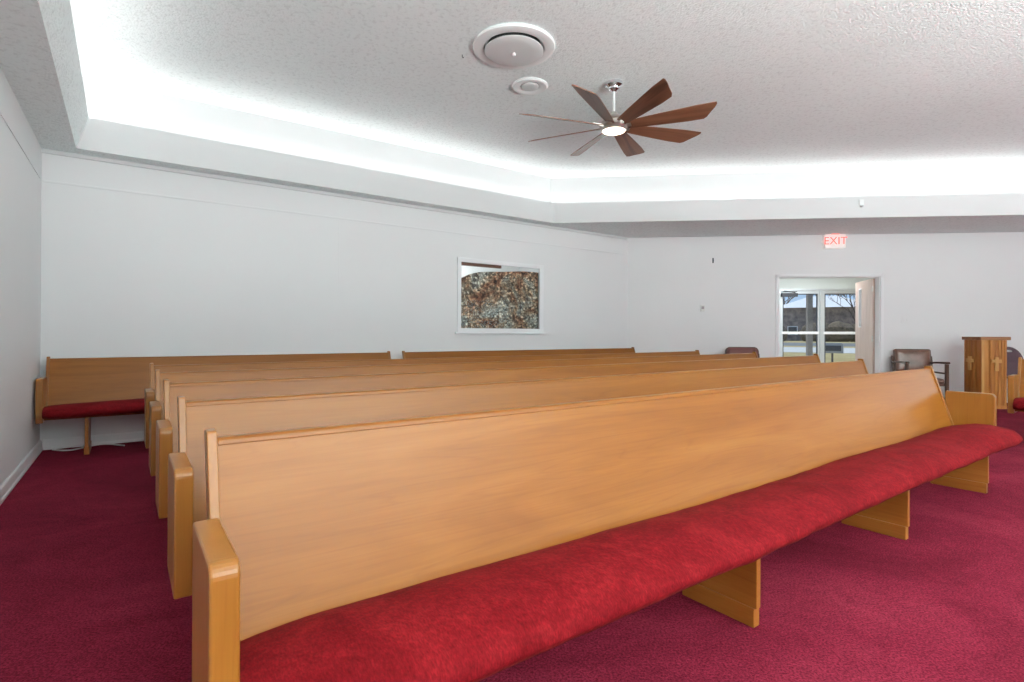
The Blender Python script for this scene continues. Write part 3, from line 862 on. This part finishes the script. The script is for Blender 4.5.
# bare trees
def bare_tree(loc, hgt, seed, lab):
    rnd = random.Random(seed); r_ = empty('bare_tree', loc); tag(r_, lab, 'tree', 'bare trees across the lawn')
    tb, bb = BM(), BM()
    def grow(bm_, p, d, ln, rad, depth):
        pts = [p]; q = p.copy()
        for k in range(4):
            d = (d+Vector((rnd.uniform(-.16,.16), rnd.uniform(-.16,.16), rnd.uniform(-.03,.1)))).normalized()
            q = q+d*ln/4; pts.append(q.copy())
        tube(bm_, pts, [rad*(1-.12*k) for k in range(5)], 6)
        if depth > 0:
            for k in range(3 if depth > 1 else 4):
                a = rnd.uniform(0, 6.28); nd = (d*.75+Vector((math.cos(a), math.sin(a), .35))*.75).normalized()
                st = pts[rnd.choice((2, 3, 4))]
                grow(bb, st, nd, ln*.68, rad*.55, depth-1)
    grow(tb, Vector((0,0,0)), Vector((0,0,1)), hgt*.36, hgt*.017, 5)
    build('trunk', tb, M['bark'], r_, smooth=True); build('branches', bb, M['bark'], r_)
bare_tree(outp(58, -6.5, -.15), 9.5, 3, 'spreading bare tree behind the left glass door pane')
bare_tree(outp(88, 6.0, -.15), 13, 5, 'bare tree rising over roof behind right glass door pane')
bare_tree(outp(135, -6, -.15), 18, 8, 'tall bare tree beyond the left end of the brick house')
bare_tree(outp(138, 7, -.15), 20, 12, 'tall bare tree beyond the right end of the brick house')
bare_tree(outp(132, 1, -.15), 17, 15, 'tall bare tree straight behind the brick house ridge')
# porch column
pp = empty('porch_column', along(1, 5.02, -4.6, -.15), ang(1)); tag(pp, 'brown-grey square porch column outside the left glass door', 'column')
bm = BM(); box(bm, -.06, .06, -.06, .06, .12, 2.75); build('shaft', bm, M['post'], pp, bevel=.006)
bm = BM(); box(bm, -.10, .10, -.10, .10, .0, .12); build('base', bm, M['post'], pp, bevel=.006)
# mailbox / box on post
mb = empty('mailbox', outp(23.5, .72, -.15), orz+R(6)); tag(mb, 'dark grey box on a thin post on the lawn outside right glass door', 'mailbox')
bm = BM(); box(bm, -.03, .03, -.03, .03, 0, .60); build('post', bm, M['gasket'], mb)
bm = BM(); prism(bm, [(-.33,.575),(.33,.575),(.33,.9),(.28,.96),(-.28,.96),(-.33,.9)], 'y', -.22, .22); build('body', bm, M['grey'], mb, bevel=.01)
bm = BM(); box(bm, -.25, .25, -.24, -.221, .66, .86); build('door', bm, M['gasket'], mb)

# ------------------------------------------------------------------ light
wd = bpy.data.worlds.new('sky'); sc.world = wd; wd.use_nodes = True
nt = wd.node_tree; bg = nt.nodes['Background']
tc = nt.nodes.new('ShaderNodeTexCoord'); sx = nt.nodes.new('ShaderNodeSeparateXYZ'); nt.links.new(tc.outputs['Generated'], sx.inputs[0])
cr = nt.nodes.new('ShaderNodeValToRGB'); nt.links.new(sx.outputs['Z'], cr.inputs['Fac'])
ce = cr.color_ramp.elements; ce[0].position = 0.0; ce[0].color = (.66,.76,.88,1); ce[1].position = .35; ce[1].color = (.20,.38,.72,1)
k_ = ce.new(.07); k_.color = (.40,.58,.84,1)
nt.links.new(cr.outputs[0], bg.inputs['Color']); bg.inputs['Strength'].default_value = 1.35

def area(name, loc, sx, sy, power, rot, col=(1,1,1)):
    l = bpy.data.lights.new(name, 'AREA'); l.shape = 'RECTANGLE'; l.size = sx; l.size_y = sy; l.energy = power; l.color = col
    o = bpy.data.objects.new(name, l); COL.objects.link(o); o.location = loc; o.rotation_euler = rot
    return o
WIN_FILL = 80  # base strength of the fill added at the unseen windows
sun = bpy.data.lights.new('sun', 'SUN'); sun.energy = 4.5; sun.angle = R(1); sun.color = (1,.95,.88)
so = bpy.data.objects.new('sun', sun); COL.objects.link(so)
so.rotation_euler = Vector((-.2, .3, .9)).to_track_quat('Z', 'Y').to_euler()

COVE = 3.6     # watts per metre of cove strip
Cv = offset(Tt, .105)
for i in range(6):
    a, b = Cv[i], Cv[(i+1) % 6]; d = b-a; Ln = d.length-.1
    mid = (a+b)/2
    inw = Vector((d.y, -d.x, 0)).normalized()
    dirv = (Vector((0, 0, 1))*math.cos(R(52)) + inw*math.sin(R(52)))
    zx = Vector((d.x, d.y, 0)).normalized(); zz = -dirv; yy = zz.cross(zx)
    e = Matrix((zx, yy, zz)).transposed().to_euler()
    area('cove_lamp', (mid.x, mid.y, FAS-.012), Ln, .05, COVE*Ln, e, (1, 1, .985))
area('foyer_fill', along(1, 4.2, -1.4, 2.58), 1.2, .5, 85, (0, 0, ang(1)), (.95,.98,1))  # fill added to brighten the foyer, no fixture
area('nursery_fill', along(0, 4.9, -.9, 2.62), 1.0, .5, 34, (0, 0, ang(0)))  # unseen fill added to brighten the curtain and the room behind it
# fill light added outside each unseen window behind the photographer
for i, a, b in ((2, 1.0, 3.2), (3, 1.0, 3.4), (3, 4.6, 7.0), (4, .8, 3.0), (4, 4.2, 6.4), (5, 1.8, 4.0)):
    d = (Wp[(i+1) % 6]-Wp[i]).normalized(); p = along(i, (a+b)/2, -.20, 1.7)
    zx = Vector((d.x, d.y, 0)); zz = Vector((-d.y, d.x, 0)); yy = zz.cross(zx)
    e = Matrix((zx, yy, zz)).transposed().to_euler()
    area('window_fill', p, b-a, 1.6, {2: WIN_FILL*.5, 3: WIN_FILL*.9, 4: WIN_FILL*.4, 5: WIN_FILL*2.2}[i], e, (.87, .98, 1))
# unseen upward fill added to brighten the ceiling, no fixtures
for q in ((3.6, -1.6), (2.4, -3.4), (4.6, -.8), (6.6, -1.6), (5.6, -3.0)):
    area('upward_fill', (q[0], q[1], 1.0), 1.3, 1.3, 500, (math.pi, 0, 0), (.875, 1, .975))
# weak downward fill added out of view behind the photographer
for q in ((4.4, .6), (7.4, 2.6), (5.6, -2.0)):
    area('overhead_fill', (q[0], q[1], TOP-.03), 1.2, .6, 12, (0, 0, R(20)), (1, .98, .95))

sc.view_settings.view_transform = 'Standard'; sc.view_settings.look = 'None'
sc.view_settings.exposure = -0.36; sc.view_settings.gamma = 1.0; sc.view_settings.use_curve_mapping = False
sc.cycles.max_bounces = 10; sc.cycles.diffuse_bounces = 6; sc.cycles.use_denoising = True
sc.cycles.sample_clamp_indirect = 8
